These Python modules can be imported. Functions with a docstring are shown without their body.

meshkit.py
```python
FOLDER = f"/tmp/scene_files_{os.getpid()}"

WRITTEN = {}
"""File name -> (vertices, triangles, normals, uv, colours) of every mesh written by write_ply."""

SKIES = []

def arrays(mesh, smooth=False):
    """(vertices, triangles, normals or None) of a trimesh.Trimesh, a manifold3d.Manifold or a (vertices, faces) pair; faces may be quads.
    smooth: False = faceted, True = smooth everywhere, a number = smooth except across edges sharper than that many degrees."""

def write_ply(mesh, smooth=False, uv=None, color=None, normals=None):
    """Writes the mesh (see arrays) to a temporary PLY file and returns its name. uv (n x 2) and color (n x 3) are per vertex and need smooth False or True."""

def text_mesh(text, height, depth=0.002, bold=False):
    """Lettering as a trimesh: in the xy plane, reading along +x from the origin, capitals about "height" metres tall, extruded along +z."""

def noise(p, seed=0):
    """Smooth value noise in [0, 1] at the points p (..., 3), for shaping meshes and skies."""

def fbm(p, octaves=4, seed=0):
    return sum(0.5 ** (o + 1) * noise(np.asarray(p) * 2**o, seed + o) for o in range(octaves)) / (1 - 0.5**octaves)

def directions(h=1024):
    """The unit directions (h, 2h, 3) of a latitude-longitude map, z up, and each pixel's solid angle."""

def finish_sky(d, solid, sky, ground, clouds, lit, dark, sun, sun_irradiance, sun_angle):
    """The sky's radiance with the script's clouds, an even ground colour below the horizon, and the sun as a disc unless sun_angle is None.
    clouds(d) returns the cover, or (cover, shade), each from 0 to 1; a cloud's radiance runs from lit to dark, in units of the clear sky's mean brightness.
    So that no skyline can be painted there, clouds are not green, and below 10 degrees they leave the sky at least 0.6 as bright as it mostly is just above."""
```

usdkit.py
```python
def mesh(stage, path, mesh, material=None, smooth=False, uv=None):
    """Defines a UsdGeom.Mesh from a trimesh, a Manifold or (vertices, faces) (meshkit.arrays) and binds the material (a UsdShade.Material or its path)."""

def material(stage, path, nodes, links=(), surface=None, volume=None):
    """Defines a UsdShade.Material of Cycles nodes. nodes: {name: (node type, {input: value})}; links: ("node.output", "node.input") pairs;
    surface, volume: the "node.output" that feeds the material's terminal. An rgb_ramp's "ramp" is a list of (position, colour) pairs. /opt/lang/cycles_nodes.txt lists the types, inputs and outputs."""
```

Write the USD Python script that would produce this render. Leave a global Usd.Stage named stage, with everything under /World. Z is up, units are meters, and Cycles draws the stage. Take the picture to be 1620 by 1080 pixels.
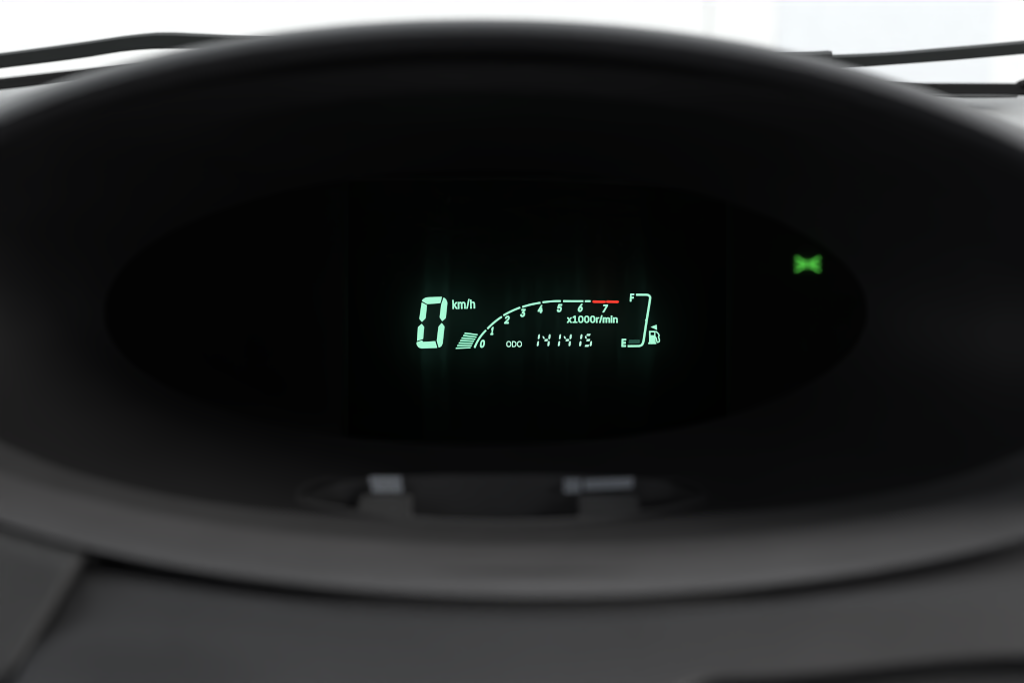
import math, random
import numpy as np
import trimesh
from shapely.geometry import Polygon, LineString, Point, box as sbox
from shapely import affinity
from shapely.ops import unary_union
import usdkit, meshkit
from pxr import Usd, UsdGeom, UsdLux, UsdShade, Gf, Sdf

random.seed(7); np.random.seed(7)
stage = Usd.Stage.CreateInMemory()
UsdGeom.SetStageUpAxis(stage, UsdGeom.Tokens.z)
UsdGeom.SetStageMetersPerUnit(stage, 1.0)
world = UsdGeom.Xform.Define(stage, '/World')
UsdGeom.Scope.Define(stage, '/World/Looks')

# ---------------------------------------------------------------- camera, sky, sun
EXPOSURE = 0.6
PITCH = math.radians(14.0)
EYE = np.array([0.0, 0.0, 1.15])
FPX = 2340.0                                   # focal length in pixels of the 1620-wide photograph
DISP = 1.10                                    # distance of the focused display
cam = UsdGeom.Camera.Define(stage, '/World/camera')
cam.CreateHorizontalApertureAttr(36.0)
cam.CreateVerticalApertureAttr(24.0)
cam.CreateFocalLengthAttr(36.0 * FPX / 1620)
cam.CreateFStopAttr(3.7)
cam.CreateFocusDistanceAttr(DISP)
cam.CreateExposureAttr(EXPOSURE)
cam.CreateClippingRangeAttr(Gf.Vec2f(0.05, 500))
cx = UsdGeom.Xformable(cam)
cx.AddTranslateOp().Set(Gf.Vec3d(*EYE.tolist()))
cx.AddRotateXOp().Set(90.0 - math.degrees(PITCH))

SUN_EL, SUN_AZ = math.radians(30), math.radians(100)        # azimuth: atan2(x, y) of the direction towards the sun
sky_m = usdkit.material(stage, '/World/Looks/sky', {
    'tc': ('texture_coordinate', {}),
    'sky': ('sky_texture', {'sky_type': 'single_scattering', 'sun_disc': False, 'sun_elevation': SUN_EL, 'sun_rotation': SUN_AZ}),
    'n': ('noise_texture', {'scale': 2.2, 'detail': 4.0, 'roughness': 0.5}),
    'r': ('rgb_ramp', {'ramp': [(0.25, (9.0, 9.3, 9.8)), (0.75, (12.5, 12.6, 12.8))]}),
    'm': ('mix', {'fac': 0.93}),
    'b': ('background_shader', {'strength': 0.12}),
}, [('tc.generated', 'n.vector'), ('n.fac', 'r.fac'), ('sky.color', 'm.color1'), ('r.color', 'm.color2'), ('m.color', 'b.color')], surface='b.background')
dome = UsdLux.DomeLight.Define(stage, '/World/sky')
UsdShade.MaterialBindingAPI.Apply(dome.GetPrim()).Bind(sky_m)
dome.GetPrim().SetCustomDataByKey('kind', 'structure')
sun = UsdLux.DistantLight.Define(stage, '/World/sun')
sun.CreateNormalizeAttr(True) if hasattr(sun, 'CreateNormalizeAttr') else None
UsdLux.LightAPI(sun.GetPrim()).CreateNormalizeAttr(True)
sun.CreateIntensityAttr(0.62)
sun.CreateAngleAttr(20.0)
sun.CreateColorAttr(Gf.Vec3f(1.0, 0.97, 0.92))
sx = UsdGeom.Xformable(sun)
sx.AddRotateZOp().Set(-math.degrees(SUN_AZ))
sx.AddRotateXOp().Set(-(90.0 - math.degrees(SUN_EL)))

# ---------------------------------------------------------------- helpers
cp, sp = math.cos(PITCH), math.sin(PITCH)
def U(px, py, d):
    """The point of the place that lies d metres ahead of the lens plane and shows at (px, py) of the photograph."""
    px, py, d = np.broadcast_arrays(np.asarray(px, float), np.asarray(py, float), np.asarray(d, float))
    r, u = (px - 810) / FPX * d, (540 - py) / FPX * d
    return np.stack([EYE[0] + r, EYE[1] + d * cp + u * sp, EYE[2] - d * sp + u * cp], -1)

_used = {}
def numbered(path):
    n = _used.get(path, 0); _used[path] = n + 1
    return path if n == 0 else f'{path}_{n:03d}'

def data(prim, label=None, cat=None, group=None, kind=None):
    for k, v in (('label', label), ('category', cat), ('group', group), ('kind', kind)):
        if v: prim.SetCustomDataByKey(k, v)

ORIGIN = {}
def thing(name, loc, label, cat, group=None, basis=None):
    p = numbered('/World/' + name)
    x = UsdGeom.Xform.Define(stage, p)
    M = np.eye(4); M[:3, 3] = loc
    if basis is not None: M[:3, :3] = basis
    x.AddTransformOp().Set(Gf.Matrix4d(*M.T.ravel().tolist()))
    ORIGIN[p] = M
    data(x.GetPrim(), label, cat, group)
    return p

def root_of(parent):
    return '/'.join(parent.split('/')[:3])

def part(name, mesh, mat, parent, label=None, smooth=40, local=False, kind=None):
    """One Mesh below parent; its vertices are given in the world, or (local) in the thing's own space."""
    v, f = (mesh.vertices, mesh.faces) if hasattr(mesh, 'vertices') else mesh
    v = np.asarray(v, float); f = np.asarray(f, int)
    if not local:
        M = np.linalg.inv(ORIGIN[root_of(parent)])
        v = v @ M[:3, :3].T + M[:3, 3]
    p = numbered(parent + '/' + name)
    m = usdkit.mesh(stage, p, (v, f), LOOK[mat], smooth=smooth)
    data(m.GetPrim(), label, kind=kind)
    return p

def top(name, mesh, mat, label=None, cat=None, kind=None, smooth=False):
    p = numbered('/World/' + name)
    m = usdkit.mesh(stage, p, mesh, LOOK[mat], smooth=smooth)
    data(m.GetPrim(), label, cat, kind=kind)
    return p

def grid(P, closed=False, flip=False):
    """Quads over an array of points (n, m, 3)."""
    n, m = P.shape[:2]
    i, j = np.meshgrid(np.arange(n - 1), np.arange(m if closed else m - 1), indexing='ij')
    j2 = (j + 1) % m
    q = np.stack([i * m + j, i * m + j2, (i + 1) * m + j2, (i + 1) * m + j], -1).reshape(-1, 4)
    if flip: q = q[:, ::-1]
    return P.reshape(-1, 3), np.vstack([q[:, [0, 1, 2]], q[:, [0, 2, 3]]])

def solid_sheet(P, back):
    """A closed slab: the sheet P (n, m, 3) and the sheet back behind it."""
    n, m = P.shape[:2]
    v1, f1 = grid(P); v2, f2 = grid(back, flip=True)
    edge = [(0, j) for j in range(m)] + [(i, m - 1) for i in range(1, n)] + [(n - 1, j) for j in range(m - 2, -1, -1)] + [(i, 0) for i in range(n - 2, 0, -1)]
    e = np.array([a * m + b for a, b in edge]); e2 = np.roll(e, -1); N = n * m
    w = np.vstack([np.stack([e2, e, e + N], 1), np.stack([e2, e + N, e2 + N], 1)])
    return np.vstack([v1, v2]), np.vstack([f1, f2 + N, w])

def sweep(path, r, sides=10, flat=1.0, up=(0, 0, 1)):
    """A capped rod along path (n, 3)."""
    path = np.asarray(path, float); n = len(path)
    t = np.gradient(path, axis=0); t /= np.linalg.norm(t, axis=1, keepdims=True)
    s = np.cross(t, np.asarray(up, float)); s /= np.linalg.norm(s, axis=1, keepdims=True)
    u = np.cross(s, t)
    a = np.linspace(0, 2 * np.pi, sides, endpoint=False)
    r = np.broadcast_to(r, (n,))
    P = path[:, None] + r[:, None, None] * (np.cos(a)[None, :, None] * s[:, None] * flat + np.sin(a)[None, :, None] * u[:, None])
    v, f = grid(P, closed=True)
    c0, c1 = len(v), len(v) + 1
    v = np.vstack([v, path[0], path[-1]])
    k = np.arange(sides); k2 = (k + 1) % sides
    f = np.vstack([f, np.stack([np.full(sides, c0), k2, k], 1), np.stack([np.full(sides, c1), (n - 1) * sides + k, (n - 1) * sides + k2], 1)])
    return v, f

def smoothstep(a, b, x):
    t = np.clip((np.asarray(x, float) - a) / (b - a), 0, 1)
    return t * t * (3 - 2 * t)

def spline(pts, n):
    from scipy.interpolate import PchipInterpolator
    pts = np.asarray(pts, float)
    s = np.r_[0, np.cumsum(np.linalg.norm(np.diff(pts, axis=0), axis=1))]
    return PchipInterpolator(s, pts)(np.linspace(0, s[-1], n))

# ---------------------------------------------------------------- materials
LOOK = {}
def plastic(name, col, rough=0.55, bump=0.15, scale=900, spec=0.5, vary=0.12):
    c = np.array(col, float)
    LOOK[name] = usdkit.material(stage, '/World/Looks/' + name, {
        'tc': ('texture_coordinate', {}),
        'n': ('noise_texture', {'scale': float(scale), 'detail': 3.0}),
        'n2': ('noise_texture', {'scale': 14.0, 'detail': 5.0, 'roughness': 0.6}),
        'r': ('rgb_ramp', {'ramp': [(0.3, tuple(c * (1 - vary))), (0.7, tuple(c * (1 + vary)))]}),
        'b': ('bump', {'strength': float(bump), 'distance': 0.0006}),
        'p': ('principled_bsdf', {'roughness': float(rough), 'specular_ior_level': float(spec)}),
    }, [('tc.object', 'n.vector'), ('tc.object', 'n2.vector'), ('n2.fac', 'r.fac'), ('n.fac', 'b.height'), ('r.color', 'p.base_color'), ('b.normal', 'p.normal')], surface='p.BSDF')

def glow(name, col, strength):
    LOOK[name] = usdkit.material(stage, '/World/Looks/' + name, {'e': ('emission', {'color': col, 'strength': strength / 2 ** EXPOSURE})}, surface='e.emission')

plastic('hood_plastic', (0.042, 0.042, 0.046), rough=0.6)
plastic('shaded_plastic', (0.0205, 0.0205, 0.022), rough=0.65, spec=0.3)  # inner hood: the same plastic, darkened to paint in its shade
plastic('mid_tone_plastic', (0.068, 0.068, 0.071), rough=0.6, spec=0.3)  # tone between shade and light on the lower lip; also the button panel
plastic('lit_plastic', (0.108, 0.108, 0.113), rough=0.6, spec=0.35)  # lower lip: the same plastic, lightened to paint in the light on it
plastic('fascia_plastic', (0.034, 0.034, 0.0365), rough=0.5, spec=0.45)
plastic('side_panel_plastic', (0.062, 0.062, 0.064), rough=0.6, spec=0.35)
plastic('hood_cover_halo_grey', (0.085, 0.085, 0.084), rough=0.6)  # grey chosen to stand for the bright halo above the hood rim
plastic('dash_plastic', (0.26, 0.26, 0.26), rough=0.6)
plastic('matt_black', (0.065, 0.065, 0.067), rough=0.85, spec=0.08, bump=0.05)
plastic('slot_black', (0.012, 0.012, 0.012), rough=0.7, spec=0.2)
plastic('button_plastic', (0.12, 0.12, 0.122), rough=0.5, spec=0.3)
plastic('rubber', (0.008, 0.009, 0.009), rough=0.6, bump=0.3)
plastic('arm_paint', (0.008, 0.0095, 0.009), rough=0.5, spec=0.2, vary=0.25)
plastic('cowl_black', (0.004, 0.004, 0.004), rough=0.8, spec=0.05)
plastic('print_white', (0.72, 0.78, 0.86), rough=0.6, vary=0.02)
plastic('wall_paint', (0.685, 0.68, 0.676), rough=0.8, scale=60, vary=0.03)
plastic('wall_paint_grey', (0.70, 0.70, 0.70), rough=0.8, scale=60, vary=0.03)
plastic('wall_paint_blue', (0.625, 0.632, 0.648), rough=0.7, scale=60, vary=0.02)
plastic('joint_sealant', (0.72, 0.72, 0.71), rough=0.9, scale=60)
plastic('concrete', (0.36, 0.355, 0.34), rough=0.9, scale=40, vary=0.25)
glow('phosphor', (0.41, 1.0, 0.70), 1.2)
glow('phosphor_dim', (0.06, 0.5, 0.28), 0.32)
glow('phosphor_faint', (0.03, 0.12, 0.085), 0.8)
glow('phosphor_pale', (0.52, 1.0, 0.78), 1.15)
glow('phosphor_red', (1.0, 0.055, 0.035), 1.15)
glow('lamp_green', (0.12, 0.75, 0.085), 1.1)
LOOK['filter_black'] = usdkit.material(stage, '/World/Looks/filter_black', {        # a vertically brushed dark filter sheet
    'd': ('diffuse_bsdf', {'color': (0.042, 0.047, 0.049)}),
    'g': ('glossy_bsdf', {'color': (0.034, 0.044, 0.047), 'roughness': 0.5, 'anisotropy': 0.88}), 'tc': ('combine_xyz', {'x': 1.0}),
    'a': ('add_closure', {})}, [('tc.vector', 'g.tangent'), ('d.BSDF', 'a.closure1'), ('g.BSDF', 'a.closure2')], surface='a.closure')
def pane(name, tint, refl, rough=0.02):
    LOOK[name] = usdkit.material(stage, '/World/Looks/' + name, {
        't': ('transparent_bsdf', {'color': tint}), 'g': ('glossy_bsdf', {'color': (refl,) * 3, 'roughness': rough}),
        'f': ('fresnel', {'IOR': 1.45}), 'm': ('mix_closure', {})},
        [('f.fac', 'm.fac'), ('t.BSDF', 'm.closure1'), ('g.BSDF', 'm.closure2')], surface='m.closure')
pane('smoked_lens', (0.93, 0.93, 0.93), 1.0, 0.12)
pane('windscreen_glass', (0.95, 0.97, 0.96), 0.08)

# ---------------------------------------------------------------- setting: ground and the white wall ahead
g = np.array([[-40, -40, 0], [40, -40, 0], [40, 40, 0], [-40, 40, 0]], float)
top('ground', (g, np.array([[0, 1, 2], [0, 2, 3]])), 'concrete', kind='structure')
WY = 5.5
def wall_x(px):                                # where a line of sight meets the wall, sideways
    return (px - 810) / FPX * (WY / cp)
wl = thing('white_wall', (0, WY, 0), 'white panelled building wall beyond the windscreen, filling the view ahead', 'wall')
edges = [(-4.5, wall_x(1105), 'wall_paint'), (wall_x(1105), wall_x(1208), 'wall_paint'),
         (wall_x(1208), wall_x(1535), 'wall_paint_blue'), (wall_x(1535), 4.5, 'wall_paint')]
for k, (x0, x1, m) in enumerate(edges):
    b = trimesh.creation.box((x1 - x0 - (0.004 if k < 2 else 0.0006), 0.08, 3.2)); b.apply_translation(((x0 + x1) / 2, WY + 0.04 + 0.002 * k, 1.6))
    part('panel', b, m, wl, label={2: 'bluish white panel at the right'}.get(k), smooth=False)
b = trimesh.creation.box((9.0, 0.03, 3.2)); b.apply_translation((0, WY + 0.115, 1.6))
part('backing', b, 'joint_sealant', wl, smooth=False)

# ---------------------------------------------------------------- windscreen, cowl, wipers
base_px = [(-700, 205), (-300, 165), (0, 131), (170, 113), (400, 100), (800, 96), (1200, 124), (1345, 138), (1620, 139), (1900, 141), (2300, 160)]
bp = spline(base_px, 61)
base = U(bp[:, 0], bp[:, 1] + 4, 1.345)
slope = math.radians(31)
rows = []
for t in np.linspace(0, 1, 12):
    q = base.copy(); L = 0.85 * t
    q[:, 1] -= L * math.cos(slope) - 0.02 * math.sin(math.pi * t); q[:, 2] += L * math.sin(slope) + 0.03 * math.sin(math.pi * t)
    q[:, 0] *= 1 - 0.12 * t
    rows.append(q)
G = np.array(rows)
ws = thing('windscreen', base[30], 'clear raked windscreen glass above the grey dashboard top', 'windscreen')
part('glass_pane', grid(G), 'windscreen_glass', ws, smooth=True)

cw = thing('windscreen_cowl', U(810, 120, 1.40), 'black plastic cowl strip along the foot of the windscreen', 'cowl')
C0 = U(bp[:, 0], bp[:, 1] - 7, 1.365); C1 = U(bp[:, 0], bp[:, 1] + 10, 1.352)
P = np.array([C0 + [0, .05, -.03], C0 + [0, .012, -.001], C0, C1, C1 + [0, 0, -.03]])
part('cowl_strip', solid_sheet(P, P + np.array([0, 0.01, -0.03])), 'cowl_black', cw, smooth=30)
e = trimesh.creation.icosphere(3, 1.0)
e.apply_scale((0.055, 0.03, 0.011)); e.apply_translation(U(1700, 136, 1.37))
part('wiper_spindle_cap', e, 'cowl_black', cw, smooth=True)

def strip(pts, d, thick, depth=0.012, n=40):
    """A bar following (x, upper y, lower y) of the photograph at distance d, with a real depth and softened upper edge."""
    q = spline(pts, n)
    dd = np.interp(q[:, 0], [p[0] for p in pts], d) if np.ndim(d) else np.full(n, d)
    a, b = U(q[:, 0], q[:, 1], dd), U(q[:, 0], q[:, 2], dd)
    c = a - b
    F = np.array([b, b + c * .15 + [0, -.003, 0], b + c * .85 + [0, -.003, 0], a])
    return solid_sheet(F, F + np.array([0, depth, 0.0]))

wp = thing('windscreen_wiper', U(230, 66, 1.28), 'dark windscreen wiper lying at the left, bent down towards the instrument hood', 'wiper', 'parked windscreen wipers')
part('wiper_arm', strip([(-420, 133, 156), (-200, 109, 134), (0, 84.5, 109), (130, 67, 92.5), (215, 55, 80), (255, 52, 78), (310, 54, 79), (420, 60, 80), (620, 72, 90)], 1.27, 0.02), 'arm_paint', wp, smooth=30)
part('wiper_blade', sweep(U(np.linspace(-420, 200, 24), np.linspace(151, 74, 24), 1.29), 0.0035, 6), 'rubber', wp)
part('wiper_pivot', sweep(U(np.array([600., 640.]), np.array([82., 84.]), 1.27), 0.014, 12), 'rubber', wp)

wq = thing('windscreen_wiper', U(1450, 90, 1.28), 'dark windscreen wiper lying at the right, with a stepped end clip beside the hood', 'wiper', 'parked windscreen wipers')
part('wiper_arm', strip([(1310, 88, 111), (1400, 84.5, 104), (1500, 76.5, 96.5), (1620, 66, 86), (1800, 48, 70)], 1.28, 0.02), 'arm_paint', wq, smooth=30)
part('end_clip', strip([(1080, 92, 116), (1200, 88, 113), (1316, 81.5, 110)], 1.275, 0.02, depth=0.016), 'rubber', wq, smooth=30)
part('wiper_blade', sweep(U(np.linspace(1326, 1790, 24), np.linspace(103, 64, 24), 1.295), 0.0035, 6), 'rubber', wq)

# ---------------------------------------------------------------- car cabin, out of view, added to shade the instruments
plastic('headliner', (0.2, 0.2, 0.2), rough=0.9, spec=0.1)
plastic('cabin_trim', (0.05, 0.05, 0.05), rough=0.8, spec=0.2)
wt = G[-1]                                     # top edge of the windscreen
cb = thing('car_cabin', (0, -0.6, 0.35), 'unseen grey car cabin added round the instruments to shade them, its rear sides closed', 'car cabin')
ztop = wt[30, 2]
P = []
for t in np.linspace(0, 1, 12):
    q = wt[::3].copy()
    q[:, 1] = q[:, 1] * (1 - t) - 1.7 * t
    q[:, 2] = q[:, 2] + 0.05 * math.sin(math.pi * min(1, t * 1.3)) - 0.04 * t
    q[:, 0] = np.clip(q[:, 0], -.78, .78)
    P.append(q)
P = np.array(P)
part('roof', solid_sheet(P, P + np.array([0, 0, 0.03])), 'headliner', cb, smooth=40)
def slab(x0, x1, y0, y1, z0, z1):
    b = trimesh.creation.box((x1 - x0, y1 - y0, z1 - z0)); b.apply_translation(((x0 + x1) / 2, (y0 + y1) / 2, (z0 + z1) / 2)); return b
for sgn in (-1, 1):
    x0, x1 = sorted((sgn * .80, sgn * .74))
    part('door', slab(x0, x1, -1.7, 1.15, .30, .98), 'cabin_trim', cb, smooth=False)
    part('rear_light_block', slab(x0, x1, -1.7, -.10, .98, ztop), 'cabin_trim', cb, smooth=False)  # solid where windows would be, shaped to keep light out of the hood
    a, b = G[0][8 if sgn < 0 else 52] , G[-1][8 if sgn < 0 else 52]
    a = np.array([sgn * .80, 1.2, .96]); b = np.array([sgn * .77, wt[30, 1] - .02, ztop - .01])
    part('windscreen_pillar', sweep(np.linspace(a, b, 8), .035, 10, up=(1, 0, 0)), 'cabin_trim', cb)
part('floor', slab(-.80, .80, -1.7, 1.2, .22, .29), 'cabin_trim', cb, smooth=False)
part('tailgate', slab(-.80, .80, -1.78, -1.71, .30, ztop), 'cabin_trim', cb, smooth=False)
for x in (-.55, 0.0, .55):
    part('seat_back', slab(x - .24, x + .24, -.42, -.27, .50, 1.08), 'cabin_trim', cb, smooth=False)

# ---------------------------------------------------------------- dashboard
db = thing('dashboard', U(810, 400, 1.0), 'pale grey moulded dashboard top reaching to the windscreen', 'dashboard')
xs = np.linspace(-1, 1, 61); ts = np.linspace(0, 1, 24)
zt = U(1560, 150, 1.335)[2]
P = np.zeros((len(ts), len(xs), 3))
for i, t in enumerate(ts):
    edge = base * 1.0
    q = edge[np.linspace(0, 60, 61).astype(int)]
    P[i] = q + np.array([0, -0.012, -0.004])
    P[i, :, 1] -= 0.42 * t
    P[i, :, 2] = np.minimum(q[:, 2] - 0.004, q[:, 2] - 0.004) - 0.012 * t ** 1.6 - 0.012 * smoothstep(0, .12, t)
part('dash_top', solid_sheet(P, P - np.array([0, 0, 0.02])), 'dash_plastic', db, smooth=40)
# defroster slot on the dash top, towards the right
sc = U(1538, 152.5, 1.30)
e = trimesh.creation.cylinder(radius=1.0, height=1.0, sections=48)
e.apply_scale((0.040, 0.008, 0.002)); e.apply_translation(sc + [0, 0, 0.0])
part('defroster_slot', e, 'cabin_trim', db, label='dark defroster slot in the dashboard top', smooth=30)

# ---------------------------------------------------------------- instrument binnacle: an oval hood round the display
TH = np.radians(np.linspace(-90, 270, 361))    # from the bottom, over the right, to the top and back
def ring(yt, yb, at, ct, ab, cb, dt, ds, dbm, th=TH, yc=None):
    """One closed oval: top and bottom rows, half widths and centres (photo pixels), and its distance at the top, sides and bottom."""
    s = (1 + np.sin(th)) / 2; w = s * s * (3 - 2 * s)
    yc = 495 if yc is None else yc
    a, c = ab + (at - ab) * w, cb + (ct - cb) * w
    x = c + a * np.cos(th)
    y = np.where(np.sin(th) > 0, yc - (yc - yt) * np.sin(th), yc - (yb - yc) * np.sin(th))
    k = np.sin(th)
    d = np.where(k > 0, ds + (dt - ds) * k * k, ds + (dbm - ds) * k * k)
    return x, y, d

bn = thing('instrument_binnacle', U(800, 960, 0.6), 'dark oval instrument hood surrounding the lit digital display', 'instrument hood')
HALF = np.radians(np.linspace(-25, 205, 231))
cover = [ring(31, 955, 1056, 760, 1285, 850, .632, .60, .56, HALF), ring(30.5, 955, 1064, 759, 1290, 850, .665, .62, .58, HALF),
         ring(30, 955, 1072, 758, 1300, 850, .72, .66, .60, HALF), ring(40, 955, 1100, 758, 1300, 850, .80, .72, .62, HALF),
         ring(110, 955, 1100, 758, 1300, 850, .95, .80, .64, HALF), ring(230, 955, 1100, 758, 1300, 850, 1.10, .9, .66, HALF)]
P = np.array([U(*r) for r in cover])
part('hood_cover', grid(P), 'hood_cover_halo_grey', bn, label='upper cover of the hood, its grey standing for the halo above the rim', smooth=60)
lip = [ring(31, 951, 1056, 760, 1280, 850, .632, .60, .566), ring(31.5, 949, 1055, 760, 1278, 850, .612, .585, .562), ring(33, 946.5, 1053, 760, 1276, 850, .603, .578, .553),
       ring(38, 944, 1047, 760, 1270, 850, .599, .574, .549), ring(51, 942, 1033, 760, 1264, 850, .597, .571, .5475), ring(67, 939, 1016, 760, 1258, 850, .600, .572, .548), ring(77, 937, 1004, 760, 1255, 850, .605, .575, .549), ring(82, 936, 998, 760, 1252, 850, .612, .580, .550)]
L3 = np.array([U(*r) for r in lip])
dl = np.degrees(TH); left, right = int(np.argmin(np.abs(dl - 205))), int(np.argmin(np.abs(dl + 25)))
part('hood_rim', grid(L3[:, right:left + 1], flip=True), 'hood_plastic', bn, smooth=60)
part('lower_rim', grid(np.concatenate([L3[:, left:], L3[:, 1:right + 1]], 1), flip=True), 'lit_plastic', bn, smooth=60)  # rim plastic in its lit tone, light put into the colour
# inner surface from the crease to the lens: a fine grid, with the button recess pressed into the shelf
keys = [(0.00, 82, 936, 998, 760, 1252, 850, .612, .580, .550), (0.05, 88, 930, 990, 760, 1246, 850, .620, .586, .553), (0.14, 102, 914, 967, 760, 1215, 848, .618, .600, .570),
        (0.36, 140, 872, 868, 762, 985, 832, .624, .650, .624), (0.62, 200, 808, 735, 766, 790, 795, .695, .69, .676), (1.0, 270, 705, 604, 768, 604, 768, .755, .755, .735)]
tk = [k[0] for k in keys]
from scipy.interpolate import PchipInterpolator
interp = PchipInterpolator(tk, np.array([k[1:] for k in keys]))
TF = np.radians(np.r_[np.linspace(-90, -60, 151)[:-1], np.linspace(-60, 240, 241)[:-1], np.linspace(240, 270, 151)])
ti = 60
TB = 0.33 + 0.24 * np.clip(-np.sin(TF), 0, 1) ** 4   # how far in the painted lit tones of the lower lip reach
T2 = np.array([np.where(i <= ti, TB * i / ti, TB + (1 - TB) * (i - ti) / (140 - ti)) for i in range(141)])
K = np.moveaxis(interp(T2), -1, 0)
X, Y, D = ring(*K, th=np.broadcast_to(TF, T2.shape))
def recess(X, Y):
    """1 inside the crescent slot of the shelf."""
    h = (X - 795) / 325.0
    low = 826 - 34 * h * h
    up = 747 + 10 * h * h + 28 * h ** 6
    inx = np.clip(1 - np.abs(h) ** 6, 0, 1)
    return smoothstep(-3, 3, low - Y) * smoothstep(-14, 6, Y - up) * smoothstep(0.0, .25, inx)
W = recess(X, Y) * (np.sin(TF)[None, :] < 0)
D = D + W * np.maximum(0, 0.703 - D)
G3 = U(X, Y, D)
deg = np.degrees(TF)
left, right = int(np.argmin(np.abs(deg - 205))), int(np.argmin(np.abs(deg + 25)))
skirt = U(X[-1:], Y[-1:], np.full_like(D[-1:], .761))
part('inner_hood', grid(np.concatenate([G3[ti:], skirt]), flip=True), 'shaded_plastic', bn, smooth=70)
part('inner_hood', grid(G3[:ti + 1, right:left + 1], flip=True), 'shaded_plastic', bn, smooth=70)
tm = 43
part('lower_shelf', grid(np.concatenate([G3[:tm + 1, left:], G3[:tm + 1, 1:right + 1]], 1), flip=True), 'lit_plastic', bn, smooth=70)
part('shelf_shading_band', grid(np.concatenate([G3[tm:ti + 1, left:], G3[tm:ti + 1, 1:right + 1]], 1), flip=True), 'mid_tone_plastic', bn, smooth=70)  # no separate strip: a middle tone painting the step from shade to light
h = np.linspace(-1, 1, 80)
part('recess_lip', sweep(U(795 + 325 * h, 829 - 34 * h * h, .666 + .016 * h * h), 0.0020, 8), 'lit_plastic', bn)

def flat_poly(pts_or_poly, d, thick, toward=True):
    """A plate of real thickness standing square to the driver's line of sight at distance d, outlined in photo pixels."""
    poly = pts_or_poly if hasattr(pts_or_poly, 'geom_type') else Polygon(pts_or_poly)
    s = d / FPX
    out = []
    for gm in getattr(poly, 'geoms', [poly]):
        if gm.is_empty: continue
        out.append(trimesh.creation.extrude_polygon(affinity.affine_transform(gm, [s, 0, 0, -s, -810 * s, 540 * s]), thick, engine='earcut'))
    m = trimesh.util.concatenate(out)
    v = m.vertices
    w = np.stack([EYE[0] + v[:, 0], EYE[1] + (d - v[:, 2]) * cp + v[:, 1] * sp, EYE[2] - (d - v[:, 2]) * sp + v[:, 1] * cp], -1)
    return trimesh.Trimesh(w, m.faces, process=False)

def rounded(x0, y0, x1, y1, r): return sbox(x0 + r, y0 + r, x1 - r, y1 - r).buffer(r)
hh = np.linspace(-.99, .99, 60); xx = 795 + 325 * hh
crescent = Polygon(np.r_[np.stack([xx, 750 + 10 * hh ** 2 + 26 * hh ** 6], 1), np.stack([xx, 826 - 34 * hh ** 2], 1)[::-1]])
part('button_panel', flat_poly(crescent, .7015, .001), 'mid_tone_plastic', bn, smooth=False)
b1 = part('button', flat_poly(rounded(573, 781, 652, 822, 6), .6965, .014), 'button_plastic', bn, label='left push button under the short white marking', smooth=30)
b2 = part('button', flat_poly(rounded(916, 781, 1006, 822, 6), .6965, .014), 'button_plastic', bn, label='right push button under the long white marking', smooth=30)
rs = random.Random(3)
def marks(x0, x1, y0, y1, slant=0.0):
    out, x = [], x0
    while x < x1 - 3:
        w = rs.uniform(5, 8); yy = slant * (x - x0)
        out.append(sbox(x, y0 + yy, min(x + w, x1), y1 + yy).difference(sbox(x + 2.2, y0 + 4 + yy, min(x + w, x1) - 2.2, y1 - 4 + yy)))
        x += w + 2.0
    return unary_union(out)
part('button_print', flat_poly(unary_union([marks(586, 638, 754, 764), marks(589, 636, 767, 777)]), .6958, .0006), 'print_white', b1, smooth=False)
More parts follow.
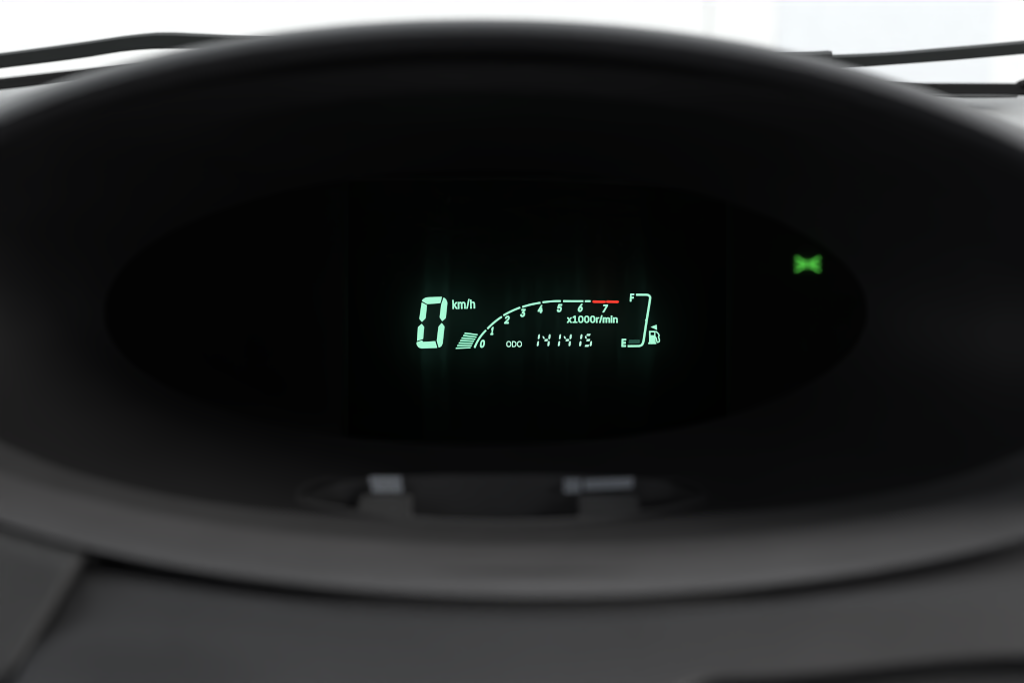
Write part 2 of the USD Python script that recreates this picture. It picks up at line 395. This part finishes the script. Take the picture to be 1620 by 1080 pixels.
part('button_print', flat_poly(unary_union([marks(893, 922, 758, 778), marks(925, 1000, 759, 774, -.05)]), .6958, .0006), 'print_white', b2, smooth=False)

# ---------------------------------------------------------------- steering column cover and lower fascia
def lower_surface(px, py):
    """Distance of the moulding below the hood at each photo pixel."""
    d = 0.5445 - 0.00022 * (py - 960)
    d = d - 0.016 * smoothstep(985, 1150, py) * np.exp(-((px - 215) / 250.0) ** 2)
    d = d + 0.00008 * np.maximum(0, py - 960) * smoothstep(700, 1500, px)
    return d
def lower_edge(px):                            # the row of the gap below the hood's lip
    hh = np.where(px < 850, (850 - px) / 1285, (px - 850) / 1285)
    return 495 + 474 * np.sqrt(np.clip(1 - hh ** 2, 0.05, 1))
def seam_x(py): return 122 - (py - 890) * 0.56
def panel(x_of, n=70, m=120, y1=1320, right_cut=False):
    P = []
    for t in np.linspace(0, 1, n):
        u = np.linspace(0, 1, m)
        px0 = x_of(u, 900.0)
        y = lower_edge(px0) + t * (y1 - lower_edge(px0))
        px = x_of(u, y)
        y = lower_edge(px) + t * (y1 - lower_edge(px))
        d = lower_surface(px, y) + 0.02 * np.exp(-t * n / 2.2) 
        P.append(U(px, y, d))
    return np.array(P)
cc = thing('steering_column_cover', U(800, 1100, .54), 'dark grey moulded steering column cover below the instrument hood', 'column cover')
def cover_bottom(px): return 1087 - 35 * smoothstep(1120, 1640, px) + 250 * (1 - smoothstep(780, 1140, px))
n, m = 80, 160
P = np.zeros((n, m, 3))
u = np.linspace(0, 1, m)
for i, t in enumerate(np.linspace(0, 1, n)):
    y = np.full(m, 960.0)
    for _ in range(4):
        x0 = seam_x(y) + 4
        px = x0 + (2100 - x0) * u
        ye, yb = lower_edge(px), cover_bottom(px)
        y = ye + t * (yb - ye)
    side = np.exp(-(px - x0) / 9.0)
    d = lower_surface(px, y) + 0.004 * np.exp(-(y - ye) / 6.0) + 0.003 * np.exp(-(px - x0) / 16.0) + 0.012 * np.exp(-(yb - y) / 6.0)
    P[i] = U(px, y, d)
back = P + np.array([0, 0.03, -0.004])
part('cover_shell', solid_sheet(P, back), 'fascia_plastic', cc, smooth=50)

P = np.array([U(px_, cover_bottom(px_) + 22 + o, lower_surface(px_, cover_bottom(px_) + 30) + .004 + e) for px_ in [np.linspace(1136, 2150, 60)] for o, e in ((0, .012), (3, .003), (9, 0), (200, -.01))])
part('lower_cover', solid_sheet(P, P + np.array([0, .03, -.004])), 'fascia_plastic', cc, smooth=50)

fp = thing('dash_side_panel', U(-100, 1000, .56), 'dark grey dashboard side panel left of the slanting seam', 'dash panel')
P = np.zeros((n, 80, 3)); u = np.linspace(0, 1, 80)
for i, t in enumerate(np.linspace(0, 1, n)):
    y = np.full(80, 960.0)
    for _ in range(4):
        x1 = seam_x(y) - 4
        px = -500 + (x1 + 500) * u
        ye = lower_edge(px); y = ye + t * (1330 - ye)
    d = 0.5415 - 0.0001 * (y - 900) + 0.004 * np.exp(-(y - ye) / 6.0) + 0.001 * np.exp(-(x1 - px) / 5.0)
    P[i] = U(px, y, d)
part('panel_shell', solid_sheet(P, P + np.array([0, 0.03, -0.004])), 'side_panel_plastic', fp, smooth=50)
# the dark recess that shows in the gaps
P = np.array([U(np.linspace(-600, 2200, 30), np.full(30, y), d) for y, d in ((720, .82), (900, .66), (935, .560), (953, .5515), (970, .5505), (1000, .548), (1050, .544), (1100, .541), (1400, .52))])
part('gap_liner', solid_sheet(P, P + np.array([0, 0.02, 0])), 'side_panel_plastic', db, label='dark moulding seen in the gaps below the hood', smooth=30)

# ---------------------------------------------------------------- digital display
S = DISP / FPX
basis = np.array([[1, 0, 0], [0, sp, cp], [0, -cp, sp]]).T       # columns: right, up, towards the driver
OX, OY = 850.0, 510.0
ds_ = thing('instrument_display', U(OX, OY, DISP), 'black digital instrument display with glowing green speed, revs, odometer and fuel readouts', 'digital display', basis=basis)
def loc(px, py): return ((np.asarray(px, float) - OX) * S, (OY - np.asarray(py, float)) * S)
def plate(poly, thick=0.001, z=0.0):
    if not hasattr(poly, 'geom_type'): poly = Polygon(poly)
    q = affinity.affine_transform(poly, [S, 0, 0, -S, -OX * S, OY * S])
    m = trimesh.util.concatenate([trimesh.creation.extrude_polygon(gm, thick, engine='earcut') for gm in getattr(q, 'geoms', [q]) if not gm.is_empty])
    m.apply_translation((0, 0, z)); return m
def lit(name, poly, mat='phosphor', label=None, parent=None):
    return part(name, plate(poly), mat, parent or ds_, label, smooth=False, local=True)
def Z(pts, ox, oy, k=9.0): return [(ox + x / k, oy + y / k) for x, y in pts]
def text(name, s, x0, x1, ytop, ybase, mat='phosphor', shear=0.0, rot=0.0, bold=True, label=None, weight=0.5):
    """Lettering fitted to a box of photo pixels: its outline is thickened by weight pixels."""
    m = meshkit.text_mesh(s, 1.0, 0.4, bold=bold)
    flat = m.face_normals[:, 2] > 0.9
    q = unary_union([Polygon(t) for t in m.vertices[m.faces[flat]][:, :, :2]]).buffer(0.002)
    if '/' in s: q = q.intersection(sbox(-9, -0.03, 99, 9))
    b = q.bounds; kx, ky = (x1 - x0 - 2 * weight) / (b[2] - b[0]), (ybase - ytop - 2 * weight) / (b[3] - b[1])
    q = affinity.affine_transform(q, [kx, 0, 0, -ky, x0 + weight - kx * b[0], ybase - weight + ky * b[1]]).buffer(weight)
    q = affinity.affine_transform(q, [1, -shear, 0, 1, shear * ybase, 0])
    if rot: q = affinity.rotate(q, -math.degrees(rot), origin=(x0, ybase))
    return lit(name, q.simplify(0.06), mat, label)

# the speed digit: six lit bars
for k, pts in enumerate([
    [(244, 236), (262, 208), (300, 184), (330, 180), (538, 171), (512, 268), (322, 281)],
    [(243, 250), (322, 292), (303, 480), (248, 535), (209, 490)],
    [(556, 178), (595, 212), (613, 258), (590, 478), (537, 525), (498, 468), (520, 285)],
    [(245, 555), (283, 605), (266, 777), (175, 806), (190, 605)],
    [(530, 543), (572, 597), (545, 840), (525, 880), (486, 901), (457, 800), (482, 597)],
    [(170, 820), (252, 790), (264, 812), (440, 803), (469, 903), (240, 913), (195, 893), (172, 855)]]):
    lit('speed_segment', Polygon(Z(pts, 640, 450)).buffer(-.65).buffer(.4))
text('speed_unit', 'km/h', 715.9, 751.8, 473.6, 488.9, rot=math.radians(1.6), bold=True, weight=0.12)

# the stack of bars at the foot of the rev scale
lx = [858, 838, 815, 795, 775, 753, 733]; ly = [690, 724, 760, 796, 831, 867, 905]
rx = [1043, 1026, 1008, 990, 973, 960, 943]; ry = [714, 748, 778, 806, 838, 870, 900]
for k in range(7):
    lit('rev_bar', Z([(lx[k], ly[k] - 9), (rx[k], ry[k] - 8), (rx[k] - 5, ry[k] + 8), (lx[k] - 5, ly[k] + 9)], 640, 450))
part('rev_bar_backing', plate(Z([(858, 690), (1043, 714), (943, 900), (733, 905)], 640, 450), 0.0004, -0.0008), 'phosphor_dim', ds_, smooth=False, local=True)

def arc(p0, p1, p2, ox, oy, w=2.75):
    p0, p1, p2 = (np.array(Z([p], ox, oy)[0]) for p in (p0, p1, p2))
    c = 2 * p1 - (p0 + p2) / 2
    t = np.linspace(0, 1, 14)[:, None]
    t = np.linspace(0.02, 0.98, 14)[:, None] if np.hypot(*(p2 - p0)) > 15 else t
    return LineString((1 - t) ** 2 * p0 + 2 * t * (1 - t) * c + t * t * p2).buffer(w / 2, cap_style=2)
for a in [((95, 905), (165, 765), (265, 645), 740, 450), ((276, 634), (378, 537), (490, 455), 740, 450), ((503, 443), (622, 379), (752, 325), 740, 450), ((770, 322), (903, 284), (1040, 259), 740, 450),
          ((160, 255), (290, 240), (432, 237), 840, 450), ((450, 237), (600, 238), (750, 238), 840, 450), ((768, 238), (808, 238), (848, 238), 840, 450)]:
    lit('rev_scale_segment', arc(*a, w=3.0))
for x0, x1 in ((938.3, 957.2), (959.9, 977.8)):
    lit('redline_segment', LineString([(x0 + 1, 477.1), (x1 - 1, 477.4)]).buffer(2.0), 'phosphor_red', 'red segment at the top of the rev scale')
for s, (x, y) in zip('01234567', [(763.3, 543.6), (778.9, 523.4), (802.2, 505.6), (827.4, 495), (855, 488.9), (885.3, 487.3), (918.3, 486.9), (957.2, 487.9)]):
    w = 7.6 if s != '1' else 4.6
    text('rev_number', s, x - w / 2 - 1.1, x + w / 2 - 1.1, y - 6.4, y + 6.4, shear=0.17)
text('rev_unit', 'x1000r/min', 896.8, 977.2, 498.6, 510.6, weight=0.2)
text('odometer_caption', 'ODO', 800.9, 825.8, 539.3, 548.9, mat='phosphor_pale', bold=False, weight=0.25)

# odometer: 1 4 1 4 1 5
def lens_seg(cx_, cy_, hgt, wid, tilt):
    p = Polygon([(0, -hgt / 2), (wid / 2, -hgt / 2 + wid * .5), (wid / 2, hgt / 2 - wid * .8), (0, hgt / 2), (-wid / 2, hgt / 2 - wid * .5), (-wid / 2, -hgt / 2 + wid * .8)])
    return affinity.translate(affinity.affine_transform(p, [1, -tilt, 0, 1, 0, 0]), 840 + cx_ / 9, 450 + cy_ / 9)
def bar_seg(cx_, cy_, wd, hh):
    return affinity.translate(Polygon([(-wd / 2, hh / 2), (-wd / 2 + 1.2, -hh / 2), (wd / 2, -hh / 2), (wd / 2 - 1.2, hh / 2)]).buffer(.25), 840 + cx_ / 9, 450 + cy_ / 9)
def one(x): return [lens_seg(x, 743, 8.6, 2.9, .10), lens_seg(x - 14, 841, 8.9, 3.0, .10)]
def four(x): return [lens_seg(x, 754, 5.2, 2.4, -.45), bar_seg(x + 37, 792, 5.4, 3.2), lens_seg(x + 84, 743, 8.6, 2.9, .10), lens_seg(x + 71, 841, 8.9, 3.0, .10)]
def five(): return [bar_seg(818, 716, 6.2, 2.7), lens_seg(781, 752, 5.2, 2.4, -.35), bar_seg(815, 792, 5.6, 3.2), lens_seg(853, 841, 8.8, 3.0, .10), bar_seg(797, 870, 6.6, 2.8)]
for g_ in (one(113), four(180), one(413), four(481), one(716), five()):
    lit('odometer_digit', unary_union(g_), 'phosphor_pale')

# fuel gauge
fl = LineString(Z([(595, 145), (735, 145), (762, 148), (783, 160), (796, 183), (794, 215), (745, 520), (703, 800), (690, 842), (670, 865), (640, 874), (478, 877)], 940, 450)).buffer(1.65, cap_style=2)
lit('fuel_gauge_line', unary_union([fl, Point(940 + 733 / 9, 450 + 506 / 9).buffer(1.1)]))
text('fuel_letter', 'F', 940 + 507 / 9, 940 + 566 / 9, 450 + 128 / 9, 450 + 244 / 9, shear=0.03)
text('fuel_letter', 'E', 940 + 388 / 9, 940 + 452 / 9, 450 + 770 / 9, 450 + 888 / 9, shear=0.03)
lit('fuel_bar', Z([(497, 785), (652, 785), (645, 838), (488, 840)], 940, 450), 'phosphor_faint', 'dim fuel level bar beside the letter E')
lit('fuel_side_arrow', Z([(803, 603), (890, 571), (894, 646)], 940, 450))
body = Polygon(Z([(780, 660), (870, 660), (871, 818), (882, 830), (882, 846), (768, 846), (768, 830), (781, 818)], 940, 450))
win = Polygon(Z([(802, 682), (853, 682), (853, 722), (802, 722)], 940, 450))
pb = lit('fuel_pump_symbol', body.difference(win))
hose = LineString(Z([(878, 668), (905, 690), (926, 722), (914, 745), (930, 792), (922, 815), (903, 822), (890, 808), (884, 765), (868, 742)], 940, 450)).buffer(0.85)
lit('pump_hose', hose.difference(body), parent=pb)

# black filter behind the lit marks, the mask round it and the smoked front lens
part('filter_panel', plate(rounded(400, 180, 1300, 820, 12), 0.004, -0.024), 'filter_black', ds_, smooth=False, local=True)
th = np.linspace(0, 2 * np.pi, 181)[:-1]
oval = Polygon(np.stack([768 + 606 * np.cos(th), 488 - 221 * np.sin(th)], 1))
hole = rounded(545, 284, 1155, 696, 16)
part('face_mask', flat_poly(oval.buffer(30).difference(hole), .790, .006), 'matt_black', ds_, smooth=30)
sq = np.array([(545, 284), (1155, 284), (1155, 696), (545, 696), (545, 284)], float)
P = np.array([[U(x, y, .792) for x, y in sq], [U(x + (x - 850) * -.02, y, 1.121) for x, y in sq]])
part('light_tunnel', grid(P), 'matt_black', ds_, smooth=False)
part('smoked_lens', flat_poly(oval, .762, .002), 'smoked_lens', ds_, smooth=30)
ic = []
for sgn in (-1, 1):
    c = 1277.5 + sgn * 3.0
    ic.append(Point(c, 418).buffer(6.6).intersection(sbox(*sorted((c, c + sgn * 8)) [:1], 405, sorted((c, c + sgn * 8))[1], 431)))
    ic.append(sbox(min(c, c + sgn * 1.5), 411, max(c, c + sgn * 1.5), 425))
    for k in (-1, 0, 1):
        ic.append(LineString([(c + sgn * 7.5, 418 + k * 5.0), (c + sgn * 17.5, 418 + k * 11.5)]).buffer(1.7))
part('side_light_indicator', flat_poly(affinity.scale(unary_union(ic), .84, .84), .7835, .0008), 'lamp_green', ds_, label='green lit side light symbol at the right', smooth=False)
